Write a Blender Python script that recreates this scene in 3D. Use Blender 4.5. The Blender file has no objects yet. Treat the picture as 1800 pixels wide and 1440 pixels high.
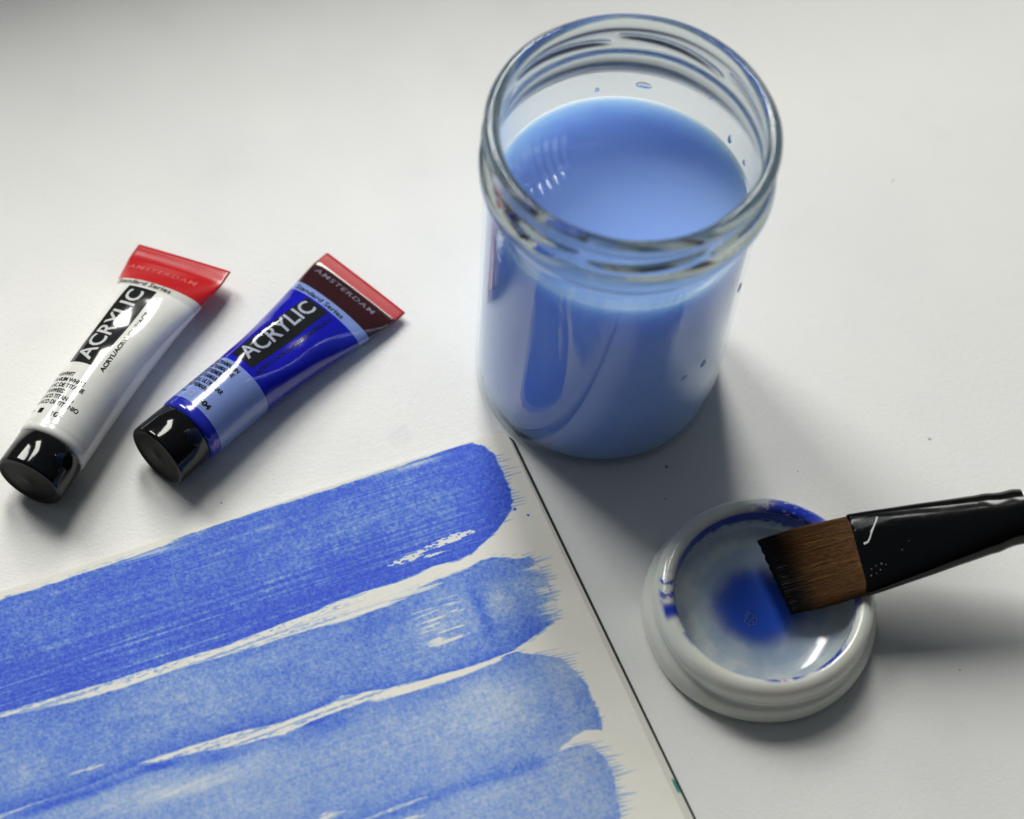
import bpy, bmesh, math, random
import numpy as np
from mathutils import Matrix, Vector

K = 0.001            # everything below is laid out in millimetres
R = math.radians
sc = bpy.context.scene
COL = sc.collection

# ------------------------------------------------------------------ camera
cam = bpy.data.cameras.new('camera')
cam_o = bpy.data.objects.new('camera', cam)
COL.objects.link(cam_o)
sc.camera = cam_o
PITCH, ROLL = R(60.539), R(5.315)
F_ = Vector((0, math.cos(PITCH), -math.sin(PITCH)))
U0 = Vector((0, math.sin(PITCH), math.cos(PITCH)))
X0 = Vector((1, 0, 0))
RT = math.cos(ROLL) * X0 + math.sin(ROLL) * U0
UP = -math.sin(ROLL) * X0 + math.cos(ROLL) * U0
CAM = Vector((0, -315, 560.14)) * K
m = Matrix.Identity(4)
for i in range(3):
    m[i][0], m[i][1], m[i][2], m[i][3] = RT[i], UP[i], -F_[i], CAM[i]
cam_o.matrix_world = m
cam.sensor_fit = 'HORIZONTAL'
cam.sensor_width = 36.0
cam.lens = 36.0 * 3351.5 / 1800.0
cam.clip_start = 0.01
cam.clip_end = 20
cam.dof.use_dof = True
cam.dof.focus_distance = 0.615
cam.dof.aperture_fstop = 6.5

# ------------------------------------------------------------------ world
w = bpy.data.worlds.new('World')
sc.world = w
w.use_nodes = True
w.node_tree.nodes['Background'].inputs[0].default_value = (0.80, 0.90, 1.0, 1)
wn = w.node_tree
bgn = wn.nodes['Background']
wc = wn.nodes.new('ShaderNodeTexCoord')
wd_ = wn.nodes.new('ShaderNodeVectorMath'); wd_.operation = 'DOT_PRODUCT'
wd_.inputs[1].default_value = (-.25, .70, .67)
wn.links.new(wc.outputs['Generated'], wd_.inputs[0])
wr = wn.nodes.new('ShaderNodeMapRange'); wr.interpolation_type = 'SMOOTHSTEP'
wr.inputs[1].default_value = -.7; wr.inputs[2].default_value = 1.0; wr.inputs[3].default_value = .010; wr.inputs[4].default_value = .125
wn.links.new(wd_.outputs['Value'], wr.inputs[0]); wn.links.new(wr.outputs[0], bgn.inputs[1])

# ------------------------------------------------------------------ window light
def window(name, azim, elev, dist, wx, wy, power, col):
    l = bpy.data.lights.new(name, 'AREA')
    l.shape = 'RECTANGLE'; l.size = wx; l.size_y = wy
    l.energy = power; l.color = col
    o = bpy.data.objects.new(name, l)
    COL.objects.link(o)
    d = Vector((-math.sin(R(azim)) * math.cos(R(elev)), math.cos(R(azim)) * math.cos(R(elev)), math.sin(R(elev))))
    o.location = d * dist + Vector((0, 0, 0.02))
    o.rotation_euler = d.to_track_quat('Z', 'Y').to_euler()
    return o
window('window_light_back', 13, 48, 3.2, 0.60, 1.75, 67, (1.0, 0.985, 0.93))
window('window_light_side', 45, 42, 3.2, 0.70, 1.30, 54, (1.0, 0.985, 0.94))

# ------------------------------------------------------------------ render
sc.view_settings.view_transform = 'Standard'
sc.view_settings.look = 'None'
sc.view_settings.exposure = 0.0
sc.view_settings.gamma = 1.0
sc.view_settings.use_curve_mapping = False
cy = sc.cycles
cy.use_denoising = True
cy.max_bounces = 16; cy.transmission_bounces = 14; cy.glossy_bounces = 6
cy.diffuse_bounces = 4; cy.transparent_max_bounces = 16
cy.sample_clamp_indirect = 6.0
cy.caustics_refractive = True; cy.caustics_reflective = True
cy.blur_glossy = 0.3

# ------------------------------------------------------------------ noise
def _hash(ix, iy, seed):
    n = (ix.astype(np.int64) * 374761393 + iy.astype(np.int64) * 668265263 + seed * 974634777) & 0xffffffff
    n = ((n ^ (n >> 13)) * 1274126177) & 0xffffffff
    return ((n ^ (n >> 16)) & 0xffff) / 65535.0
def vnoise(x, y, seed=0):
    x = np.asarray(x, float); y = np.asarray(y, float)
    x, y = np.broadcast_arrays(x, y)
    ix = np.floor(x); iy = np.floor(y); fx = x - ix; fy = y - iy
    fx = fx * fx * (3 - 2 * fx); fy = fy * fy * (3 - 2 * fy)
    ix = ix.astype(int); iy = iy.astype(int)
    a = _hash(ix, iy, seed); b = _hash(ix + 1, iy, seed); c = _hash(ix, iy + 1, seed); d = _hash(ix + 1, iy + 1, seed)
    return (a * (1 - fx) + b * fx) * (1 - fy) + (c * (1 - fx) + d * fx) * fy
def fbm(x, y, seed=0, oct=4):
    s = 0; t = 0; a = 1.0; f = 1.0
    for k in range(oct):
        s = s + a * vnoise(np.asarray(x) * f, np.asarray(y) * f, seed + k * 17); t += a; a *= .5; f *= 2.03
    return s / t
def sstep(a, b, x):
    t = np.clip((x - a) / (b - a), 0, 1)
    return t * t * (3 - 2 * t)

# ------------------------------------------------------------------ materials
class NT:
    def __init__(s, name):
        s.m = bpy.data.materials.new(name); s.m.use_nodes = True
        s.t = s.m.node_tree; s.b = s.t.nodes['Principled BSDF']; s.out = s.t.nodes['Material Output']
    def n(s, kind, **kw):
        o = s.t.nodes.new(kind)
        for k, v in kw.items(): setattr(o, k, v)
        return o
    def l(s, a, b): s.t.links.new(a, b)
    def val(s, sock, v):
        if hasattr(v, 'is_linked') or isinstance(v, bpy.types.NodeSocket): s.l(v, sock)
        else: sock.default_value = v
    def math(s, op, a, b=0.0, clamp=False):
        o = s.n('ShaderNodeMath', operation=op, use_clamp=clamp)
        s.val(o.inputs[0], a); s.val(o.inputs[1], b)
        return o.outputs[0]
    def mix(s, fac, a, b):
        o = s.n('ShaderNodeMix', data_type='RGBA')
        s.val(o.inputs[0], fac); s.val(o.inputs[6], a); s.val(o.inputs[7], b)
        return o.outputs[2]
    def coord(s): return s.n('ShaderNodeTexCoord').outputs['Object']
    def noise(s, scale, detail=3, rough=.55, vec=None, dist=0):
        o = s.n('ShaderNodeTexNoise'); o.inputs['Scale'].default_value = scale
        o.inputs['Detail'].default_value = detail; o.inputs['Roughness'].default_value = rough
        o.inputs['Distortion'].default_value = dist
        s.l(vec if vec is not None else s.coord(), o.inputs['Vector'])
        return o.outputs['Fac']
    def ramp(s, fac, a, b):
        o = s.n('ShaderNodeMapRange', interpolation_type='SMOOTHSTEP'); s.l(fac, o.inputs[0])
        o.inputs[1].default_value = a; o.inputs[2].default_value = b
        return o.outputs[0]
    def bump(s, h, dist, strength=1.0):
        o = s.n('ShaderNodeBump'); o.inputs['Strength'].default_value = strength; o.inputs['Distance'].default_value = dist
        s.l(h, o.inputs['Height']); s.l(o.outputs[0], s.b.inputs['Normal'])
        return o.outputs[0]
    def attr(s, name):
        return s.n('ShaderNodeAttribute', attribute_name=name).outputs['Fac']

def plain(name, col, rough=.4, ior=1.5, coat=0.0, var=0.05, scale=300, bump=0.0, sss=0.0, sssr=(1, 1, 1), ssss=.003, spec=.5):
    t = NT(name); t.b.inputs['Specular IOR Level'].default_value = spec
    f = t.noise(scale, 4)
    c2 = tuple(max(0, c * (1 - var * 4)) for c in col)
    t.l(t.mix(t.ramp(f, .3, .75), (*col, 1), (*c2, 1)), t.b.inputs['Base Color'])
    t.l(t.math('ADD', t.math('MULTIPLY', f, .12), rough - .06), t.b.inputs['Roughness'])
    t.b.inputs['IOR'].default_value = ior
    t.b.inputs['Coat Weight'].default_value = coat; t.b.inputs['Coat Roughness'].default_value = .04
    if sss:
        t.b.inputs['Subsurface Weight'].default_value = sss
        t.b.inputs['Subsurface Radius'].default_value = sssr
        t.b.inputs['Subsurface Scale'].default_value = ssss
    if bump: t.bump(f, bump)
    return t.m

# ------------------------------------------------------------------ object helpers
def tag(o, label=None, cat=None, group=None, kind=None):
    if label: o['label'] = label
    if cat: o['category'] = cat
    if group: o['group'] = group
    if kind: o['kind'] = kind
    return o
def empty(name, loc, label, cat, group=None):
    o = bpy.data.objects.new(name, None); COL.objects.link(o)
    o.location = Vector(loc) * K; o.empty_display_size = .01
    return tag(o, label, cat, group)
def build(name, verts, faces, mat, parent=None, smooth=True, attrs=None, loc=None):
    me = bpy.data.meshes.new(name)
    v = np.asarray(verts, float) * K
    me.from_pydata([tuple(p) for p in v], [], [tuple(int(i) for i in f) for f in faces])
    if smooth: me.polygons.foreach_set('use_smooth', np.ones(len(me.polygons), bool))
    if attrs:
        for k, a in attrs.items():
            at = me.attributes.new(k, 'FLOAT', 'POINT'); at.data.foreach_set('value', np.asarray(a, np.float32))
    me.materials.append(mat); me.update()
    o = bpy.data.objects.new(name, me); COL.objects.link(o)
    if parent is not None: o.parent = parent
    if loc is not None: o.location = Vector(loc) * K
    return o
def grid_faces(nr, nc, wrap=False, flip=False):
    r = np.arange(nr - 1)[:, None]; c = np.arange(nc if wrap else nc - 1)[None]
    c1 = (c + 1) % nc
    a = r * nc + c; b = r * nc + c1; d = (r + 1) * nc + c; e = (r + 1) * nc + c1
    q = np.stack([a, b, e, d], -1).reshape(-1, 4)
    return q[:, ::-1] if flip else q
def lathe_pts(prof, seg, mod=None):
    prof = np.asarray(prof, float)
    th = np.arange(seg) * 2 * math.pi / seg
    r = np.repeat(prof[:, :1], seg, 1); z = np.repeat(prof[:, 1:2], seg, 1)
    T = np.repeat(th[None], len(prof), 0)
    if mod: r, z = mod(r, z, T)
    return np.stack([r * np.cos(T), r * np.sin(T), z], -1).reshape(-1, 3), r, z, T
def dense(prof, step):
    out = [prof[0]]
    for a, b in zip(prof[:-1], prof[1:]):
        n = max(1, int(math.ceil(math.hypot(b[0] - a[0], b[1] - a[1]) / step)))
        for k in range(1, n + 1): out.append((a[0] + (b[0] - a[0]) * k / n, a[1] + (b[1] - a[1]) * k / n))
    return out
def smooth_prof(prof, n=2):
    """Chaikin rounding of an open profile, ends kept"""
    for _ in range(n):
        o = [prof[0]]
        for a, b in zip(prof[:-1], prof[1:]):
            o.append((a[0] * .75 + b[0] * .25, a[1] * .75 + b[1] * .25)); o.append((a[0] * .25 + b[0] * .75, a[1] * .25 + b[1] * .75))
        o.append(prof[-1]); prof = o
    return prof

# ================================================================== TABLE
t = NT('table_laminate')
big = t.noise(9, 4, .6); mid = t.noise(38, 3, .5)
base = t.mix(t.ramp(big, .35, .7), (.80, .80, .775, 1), (.765, .77, .755, 1))
base = t.mix(t.math('MULTIPLY', t.ramp(mid, .56, .78), .15), base, (.62, .63, .64, 1))
# dried water marks and specks that lie on this table
pos = t.coord()
sep = t.n('ShaderNodeSeparateXYZ'); t.l(pos, sep.inputs[0])
def spot(px, py, rad, soft):
    v = t.n('ShaderNodeVectorMath', operation='DISTANCE'); t.l(pos, v.inputs[0]); v.inputs[1].default_value = (px * K, py * K, 0)
    wob = t.math('MULTIPLY', t.math('SUBTRACT', t.noise(400, 2), .5), rad * K * .9)
    o = t.n('ShaderNodeMapRange', interpolation_type='SMOOTHSTEP'); t.l(t.math('ADD', v.outputs['Value'], wob), o.inputs[0])
    o.inputs[1].default_value = rad * K; o.inputs[2].default_value = max(0, rad - soft) * K
    o.inputs[3].default_value = 0; o.inputs[4].default_value = 1
    return o.outputs[0]
for (sx, sy, rad, soft, col, f) in SPECKS if 'SPECKS' in globals() else [
        (141.6, 5.0, .75, .4, (.12, .12, .13, 1), .7), (53.0, -15.0, .7, .4, (.1, .1, .12, 1), .75),
        (131.0, 112.0, .6, .3, (.2, .2, .2, 1), .5), (-91.5, -43.5, .5, .3, (.06, .06, .06, 1), .8),
        (149.0, -78.0, .5, .3, (.2, .18, .16, 1), .6), (97.0, -12.0, .5, .3, (.3, .28, .28, 1), .5),
        (53.0, -27.0, .45, .3, (.12, .12, .14, 1), .6), (-36.5, -12.5, 5.2, 2.4, (.66, .67, .69, 1), .35),
        (-39.0, 17.0, 4.2, 2.2, (.7, .71, .73, 1), .25), (108.0, -78.0, .5, .3, (.3, .26, .24, 1), .4)]:
    base = t.mix(t.math('MULTIPLY', spot(sx, sy, rad, soft), f), base, col)
t.l(base, t.b.inputs['Base Color'])
t.l(t.math('ADD', t.math('MULTIPLY', mid, .14), .37), t.b.inputs['Roughness'])
t.b.inputs['Specular IOR Level'].default_value = .3
g1 = t.noise(950, 2, .5); g2 = t.noise(420, 2, .5)
t.bump(t.math('ADD', t.math('MULTIPLY', g1, .7), t.math('MULTIPLY', g2, .6)), .00013, .85)
M_TABLE = t.m
bm = bmesh.new()
bmesh.ops.create_cube(bm, size=1)
for v in bm.verts: v.co = Vector((v.co.x * 1.7, v.co.y * 1.4, (v.co.z - .5) * .03))
bmesh.ops.bevel(bm, geom=list(bm.edges), offset=.002, segments=2, affect='EDGES')
me = bpy.data.meshes.new('table_top'); bm.to_mesh(me); bm.free(); me.materials.append(M_TABLE)
o = bpy.data.objects.new('table_top', me); COL.objects.link(o)
tag(o, 'off-white laminate table top with faint grain and specks', 'table', kind='structure')

# unseen board added behind the work area to shade the far left table
bm = bmesh.new(); bmesh.ops.create_cube(bm, size=1)
for v in bm.verts: v.co = Vector((v.co.x * .86, v.co.y * .022, (v.co.z + .5) * .172))
bmesh.ops.bevel(bm, geom=list(bm.edges), offset=.002, segments=2, affect='EDGES')
me = bpy.data.meshes.new('shade_board'); bm.to_mesh(me); bm.free(); me.materials.append(plain('shade_board_paint', (.62, .63, .62), .4))
o = bpy.data.objects.new('shade_board', me); COL.objects.link(o)
o.location = (-.090, .345, .0005); o.rotation_euler = (0, 0, math.atan2(.40, .90))
tag(o, 'low pale board added out of view to shade the far left table', 'window sill', kind='structure')

# ================================================================== NOTEBOOK
EU = np.array([-0.89089, -0.45422]); EV = np.array([0.45422, -0.89089]); PO = np.array([-1.66, -8.52])
PW, PH = 208.0, 150.0
ZC, ZP = 0.9, 3.2            # top of the cover, top of the open page
book = empty('sketchbook', (PO[0], PO[1], 0), 'open sketchbook with cream page covered in blue brush strokes', 'sketchbook')
def bk(u, v, z):             # page coordinates -> the book's own frame
    u = np.asarray(u, float); v = np.asarray(v, float); z = np.broadcast_to(np.asarray(z, float), np.broadcast(u, v).shape)
    return np.stack([u * EU[0] + v * EV[0], u * EU[1] + v * EV[1], z], -1)
def lowcut(u): return -0.018 * np.asarray(u, float)       # the upper edge runs very slightly askew

def sheet(name, mat, u0, u1, v0, v1, zb, zt, rc, skew=True, n=8):
    """one flat sheet with rounded corners at the fore edge"""
    pts = []
    def cut(u, v): return v + (lowcut(u) if (skew and v < 20) else 0)
    for k in range(n + 1):
        a = math.pi / 2 * k / n
        pts.append((u0 + rc - rc * math.cos(a), v0 + rc - rc * math.sin(a)))
    pts += [(u1, v0), (u1, v1)]
    for k in range(n + 1):
        a = math.pi / 2 * k / n
        pts.append((u0 + rc - rc * math.sin(a), v1 - rc + rc * math.cos(a)))
    pts = [(u, cut(u, v)) for u, v in pts]
    N = len(pts)
    P = np.concatenate([bk([p[0] for p in pts], [p[1] for p in pts], zb), bk([p[0] for p in pts], [p[1] for p in pts], zt)])
    fc = [tuple(range(N)), tuple(range(2 * N - 1, N - 1, -1))]
    fc += [(i, i + N, (i + 1) % N + N, (i + 1) % N) for i in range(N)]
    me_o = build(name, P, fc, mat, book, smooth=False)
    bm = bmesh.new(); bm.from_mesh(me_o.data); bmesh.ops.recalc_face_normals(bm, faces=bm.faces); bm.to_mesh(me_o.data); bm.free()
    return me_o
M_COVER = plain('cover_black', (.012, .013, .015), .45, var=.05, scale=900, bump=.00005)
t = NT('paper_edge')
f = t.noise(500, 3)
t.l(t.mix(f, (.74, .72, .66, 1), (.66, .64, .585, 1)), t.b.inputs['Base Color']); t.b.inputs['Roughness'].default_value = .8
M_EDGE = t.m
t = NT('paper_edge_stained')
sv = t.n('ShaderNodeVectorMath', operation='DISTANCE'); t.l(t.coord(), sv.inputs[0])
gp = bk(-2.0, 132.0, 1.6) * K
sv.inputs[1].default_value = tuple(gp)
t.l(t.mix(t.ramp(sv.outputs['Value'], .0032, .0016), (.70, .68, .62, 1), (.02, .30, .24, 1)), t.b.inputs['Base Color'])
t.b.inputs['Roughness'].default_value = .8
M_EDGE2 = t.m
def fan(o, a, b):
    """slide the fore edge outwards by a + b * v (pages lie a little out of line)"""
    for v in o.data.vertices:
        u = v.co.x / K * EU[0] + v.co.y / K * EU[1]; vv = v.co.x / K * EV[0] + v.co.y / K * EV[1]
        if u < 20:
            d = -(a + b * vv)
            v.co.x += d * EU[0] * K; v.co.y += d * EU[1] * K
fan(sheet('cover', M_COVER, 0, PW + 4, .6, PH + 2, 0.05, ZC, 4.0), 1.94, .0129)
zz = ZC + .02
for k, (a, b, th) in enumerate([(.97, .0135, .36), (.88, .0122, .36), (.74, .0108, .40), (.56, .0070, .42), (-.3, .0, .40)]):
    fan(sheet('page', M_EDGE2 if k < 3 else M_EDGE, 0, PW, .7 + .1 * k, PH, zz, zz + th, 3.6), a, b)
    zz += th + .04
ZP = zz + .30

# --- the painted page: one fine grid, its faces shared out between the paper and the strokes
S1U = [(0, 5), (7.3, 3.8), (12.1, 1.0), (22, .3), (38, .8), (57.8, .0), (96.6, -.3), (125, .0), (138, -.1), (153, -.1), (171, -.7), (210, -1.2)]
S1L = [(0, 33), (10, 31), (14.8, 33.0), (19.8, 35.2), (27.2, 38.4), (33, 38.5), (40.5, 37.8), (52.8, 39.1), (64, 38.2), (91, 39), (110, 39.5), (128, 38.9), (149.4, 38.1), (181, 35.7), (210, 34)]
S1E = [(-5, 12), (3.8, 8.5), (8.7, 6.9), (14.4, 6.5), (19.8, 7.0), (25.1, 7.7), (28.6, 10.0), (32.3, 14.8), (34.8, 19.8), (38.4, 28)]
S1T = [(0, .5), (7.8, 3.6), (12.5, 6.2), (19, 6.8), (23.6, 6.2), (26, 5.5), (28.3, 5.2), (31, 5.0), (34.5, 3.5), (39, 1)]
S2U = [(0, 44), (12, 45.5), (16.4, 44), (21.6, 41.6), (25.4, 41.3), (30.7, 42.4), (42.5, 42.5), (54.7, 44.1), (66.5, 45), (92.3, 43.2), (110.8, 42.9), (128.7, 41.6), (146.6, 40.9), (164, 39.6), (181, 37.4), (210, 35.5)]
S2L = [(0, 67), (7, 68.3), (14, 70.6), (23.5, 72.7), (27.9, 73.8), (35.6, 73.9), (46.9, 73.5), (57.8, 72.3), (68.6, 71.1), (82.6, 68.6), (90.7, 69.8), (101.6, 70), (118.8, 67.2), (131, 66.6), (145.4, 66.4), (163.4, 67.4), (189, 66.2), (210, 66)]
S2E = [(38, 27), (41.6, 19.6), (44.2, 13.0), (46.5, 9.6), (50, 8.2), (56, 8.0), (62, 8.4), (66.5, 8.6), (69.2, 11.5), (72.5, 20), (76, 28)]
S2T = [(40, 1), (44, 5.0), (46, 6.6), (50.2, 6.2), (56.3, 4.2), (63.3, 3.0), (66.2, 3.4), (68.5, 5.0), (71, 3), (74, 1)]
S3U = [(0, 80), (10, 80.5), (20.3, 78), (26.4, 75.0), (29.9, 74.4), (34.3, 75.6), (47.6, 75.6), (58.8, 75.4), (62.4, 74.9), (76.8, 73.2), (91.6, 73), (103, 73.8), (116.7, 71.7), (132.2, 69.5), (137.2, 68.4), (149, 66.9), (172, 67.3), (189, 67.9), (210, 68)]
S3L = [(0, 107.8), (12, 107.8), (16.7, 106.3), (20.7, 106.7), (27.3, 109), (31.6, 110), (42.7, 109.5), (61, 108.8), (78.5, 107.0), (89.5, 107.2), (210, 106)]
S3E = [(73, 27), (78.8, 19), (82, 14.4), (87, 12), (91.9, 10.6), (96.8, 10.6), (101.7, 10.8), (107.3, 11.6), (110, 12)]
S3T = [(75, 2), (79, 8.0), (81, 6.5), (86.3, 4.2), (90.1, 1.6), (94, 1.2), (97, .8), (101, 1.8), (103.6, 3.2), (106, 1), (110, .2)]
S4U = [(0, 112), (12, 111.6), (16.5, 110.5), (23.8, 109.6), (29.3, 109.4), (42.3, 109.1), (60, 107.6), (78.8, 107.9), (89.5, 107.5), (210, 106.5)]
S4L = [(0, 144), (210, 143)]
S4E = [(108, 24), (111.1, 17), (115.7, 15.1), (120, 14.3), (125.2, 15.3), (135, 18), (146, 21)]
S4T = [(109, 5), (113.9, 5), (118.8, 6.2), (123, 6.8), (129.9, 6.6), (135.5, 6), (146, 5)]
def ip(tab, x): return np.interp(x, [a for a, b in tab], [b for a, b in tab])

du = .24
ug = np.arange(0, 200.01, du); vg = np.arange(-4.2, 150.01, du)
Ug, Vg = np.meshgrid(ug, vg, indexing='ij')
def bristle(u, v, seed, ang):
    """0..1 pattern of parallel hair tracks running along the stroke"""
    q = v + ang * u + .5 * np.sin(u * .05 + seed)
    a = vnoise(q * 1.15, u * .012, seed); b = vnoise(q * 2.3, u * .03, seed + 5)
    return .6 * a + .4 * b
gran = fbm(Ug * 1.15, Vg * 1.15, 3, 3)
gran2 = fbm(Ug * .33, Vg * .33, 9, 3)
blot = fbm(Ug * .05, Vg * .07, 21, 3)
D = np.zeros_like(Ug); OWN = np.zeros(Ug.shape, int)
def gauss(u0, v0, su, sv, rot=0.0):
    a = Ug - u0; b = Vg - v0 - rot * a
    return np.exp(-(a / su) ** 2 - (b / sv) ** 2)
specs = [(S1U, S1L, S1E, S1T, .93, 1, .05), (S2U, S2L, S2E, S2T, .53, 2, .10), (S3U, S3L, S3E, S3T, .39, 3, .10), (S4U, S4L, S4E, S4T, .41, 4, .12)]
for (su, sl, se, st, dens, k, ang) in specs:
    wob = (fbm(Ug * .25, np.full_like(Vg, k * 3.1), k, 3) - .5) * .9
    up = ip(su, Ug) + wob; lo = ip(sl, Ug) - wob * .7
    ue = ip(se, Vg) + (vnoise(Vg * .9, Ug * 0, 40 + k) - .5) * .8
    br = bristle(Ug, Vg, 60 + k, ang)
    dry_u = (bristle(Ug, Vg, 90 + k, .02) - .5) * 1.5
    e_up = sstep(-.35, .35, Vg - up + dry_u * sstep(2, .3, np.abs(Vg - up)))
    e_lo = sstep(-.30, .30, lo - Vg + dry_u * .6 * sstep(2, .3, np.abs(Vg - lo)))
    e_en = sstep(-.5, .4, Ug - ue)
    body = e_up * e_lo * e_en
    # hair tracks beyond the wet edge
    tl = ip(st, Vg)
    q = (Vg + ang * (Ug - ue) * 1.2 + .25 * np.sin(Ug * .35 + Vg * .4)) / 1.22
    cell = np.floor(q); fr_ = np.abs(q - cell - .5)
    h1 = _hash(cell.astype(int), np.full(cell.shape, k), 500); h2 = _hash(cell.astype(int), np.full(cell.shape, k), 501); h3 = _hash(cell.astype(int), np.full(cell.shape, k), 502)
    x = np.clip((ue + .5 - Ug) / np.maximum(tl * (.25 + .95 * h1), .05), 0, 2)
    wd = (.08 + .26 * h2) * {1: .85, 2: 1.35, 3: 1.0, 4: 1.45}[k] * np.clip(1 - x, 0, 1) ** .6
    tip = sstep(wd + .20, wd - .06, fr_) * (x < 1) * (Ug < ue + .5) * sstep(-2.2, -.4, Vg - up) * sstep(-1.6, -.2, lo - Vg) * (h3 > .12)
    edge_l = np.exp(-np.maximum(lo - Vg, 0) / 2.6); edge_u = np.exp(-np.maximum(Vg - up, 0) / 1.6); edge_e = np.exp(-np.maximum(Ug - ue, 0) / 4.5)
    streak = vnoise(Ug * .02, (Vg + ang * Ug * .3) * 1.6, 120 + k) - .5
    streak2 = vnoise(Ug * .045, (Vg + .03 * Ug) * 3.0, 150 + k) - .5
    dd = dens * (1 + .34 * (gran - .5) * 2 + .20 * (gran2 - .5) * 2 + .28 * (blot - .5) * 2) + dens * (.16 * streak + .20 * streak2)
    if k == 1:
        low = sstep(18, 31, Vg)
        dd = dd * (1 + .22 * low) + .60 * low * streak + .50 * low * streak2 + .16 * streak + .14 * streak2 + .30 * edge_e + .10 * edge_l + .12 * edge_u
        dd += .35 * gauss(14, 20, 9, 14)
        dd -= .18 * gauss(52, 16, 22, 9)
        pale = (gauss(32, 1.5, 11, 1.1) + gauss(120, 1.2, 16, 1.6)) * .8 * sstep(.3, .6, br)
        wt = np.maximum(gauss(32, 30.9, 11, 1.7, .02), gauss(46, 32.3, 9, 1.5, .06))
        wt = np.maximum(wt, .8 * gauss(38, 34.0, 7, .8))
        lift = sstep(.44, .54, wt * (.15 + 1.35 * fbm(Ug * .8, Vg * 2.6, 201, 3)))
        body *= 1 - .97 * lift; dd = dd * (1 - np.clip(pale, 0, .8))
    if k == 2:
        dd += .42 * gauss(31.8, 58, 1.9, 9, 0) * (.7 + .6 * gran) + .18 * edge_u + .42 * edge_l * sstep(10, 20, Ug)
        dd += .22 * gauss(24, 47, 9, 5) + .2 * gauss(20, 68, 12, 5) + .15 * gauss(62, 50, 14, 5)
        dd -= .20 * gauss(26, 57, 4, 7) + .20 * gauss(47, 57, 10, 7)
        dd *= 1 - .45 * sstep(15, 6.5, Ug)
        win = sstep(33, 35.5, Ug) * sstep(56, 48, Ug) * sstep(48, 51, Vg) * sstep(65, 63, Vg)
        tr = vnoise(Ug * .10, (Vg + .02 * Ug) * 1.25, 301); tr2 = vnoise(Ug * .35, (Vg + .02 * Ug) * 2.4, 303)
        lift = np.maximum(win * sstep(.60, .70, tr * .72 + tr2 * .3), sstep(.35, .6, gauss(44, 63.2, 8.5, .75, -.012) * (.55 + .6 * tr2)))
        body *= 1 - .9 * lift
        body *= 1 - .85 * sstep(.5, .62, gauss(60, 44.4, 26, 1.6) * (.4 + .9 * br))
        body *= 1 - .8 * sstep(.66, .80, gauss(161, 62.4, 12, 1.9, -.02) * (.10 + .65 * br + .75 * fbm(Ug * .35, Vg * 2.2, 411, 3)))
        dd += .25 * sstep(70, 190, Ug) * (blot - .25)
        hs = .62 * vnoise(Ug * .05, (Vg + .10 * (Ug - ue)) * .95, 311) + .38 * vnoise(Ug * .08, (Vg + .10 * (Ug - ue)) * 2.1, 312)
        body *= 1 - .9 * sstep(.40, .66, hs * (.55 + .6 * sstep(18, 7.5, Ug - .08 * (Vg - 56)))) * sstep(19, 11, Ug - .08 * (Vg - 56))
    if k == 3:
        dd += .28 * edge_u * sstep(15, 30, Ug) + .20 * gauss(27, 78, 9, 4) + .30 * gauss(90, 76, 12, 3) + .18 * gauss(60, 78, 12, 4)
        dd += .16 * gauss(24, 96, 4, 12) + .14 * sstep(22, 12, Ug) * sstep(85, 95, Vg)
        dd -= .12 * gauss(42, 93, 12, 12)
        dd += .85 * gauss(141.5, 69.4, 6, 1.1, -.13) + .45 * gauss(124, 73.3, 9, 1.6, -.12) + .55 * gauss(160, 69.6, 14, 1.3, 0) + .7 * gauss(94, 73.0, 4, .9, -.1) + .5 * gauss(176, 69, 10, 1.2)
        pale = gauss(138, 78.4, 20, 2.6, -.1) * (.05 + 1.15 * bristle(Ug, Vg, 421, -.06) + .45 * (fbm(Ug * .25, Vg * 1.8, 422, 3) - .5))
        dd = dd * (1 - np.clip(pale, 0, .86))
        tr = bristle(Ug, Vg, 340, -.02)
        body *= 1 - .85 * sstep(.64, .78, gauss(100, 102.3, 12, 2.2, -.03) * (.10 + .6 * tr + .75 * fbm(Ug * .35, Vg * 2.4, 412, 3)))
        dd += .40 * edge_l * sstep(30, 36, Ug)
    if k == 4:
        dd += .35 * np.exp(-((Vg - up - 1.2) / 1.6) ** 2) * sstep(26, 36, Ug) + .10 * edge_e
        lift = np.maximum(gauss(76, 112.6, 8, 1.3, -.05), .9 * gauss(98, 113.5, 8, 1.2))
        tr = bristle(Ug, Vg, 350, .02)
        body *= 1 - .85 * sstep(.64, .80, lift * (.15 + .6 * tr + .75 * fbm(Ug * .3, Vg * 2.2, 413, 3)))
    dd = np.clip(dd, .10, 3); dd = np.where(dd > .8, .8 + .62 * np.tanh((dd - .8) / .62), dd)
    lay = np.maximum(body * dd, tip * (.22 + .22 * dens) * (1 - .7 * np.clip(x, 0, 1)))
    OWN = np.where((lay > D) & (lay > .06), k, OWN)
    D = np.maximum(D, lay)
gapn = bristle(Ug, Vg, 777, .015); gapl = vnoise(Ug * .035, Vg * .15, 778); gapf = fbm(Ug * .7, Vg * 3.0, 779, 3)
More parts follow.
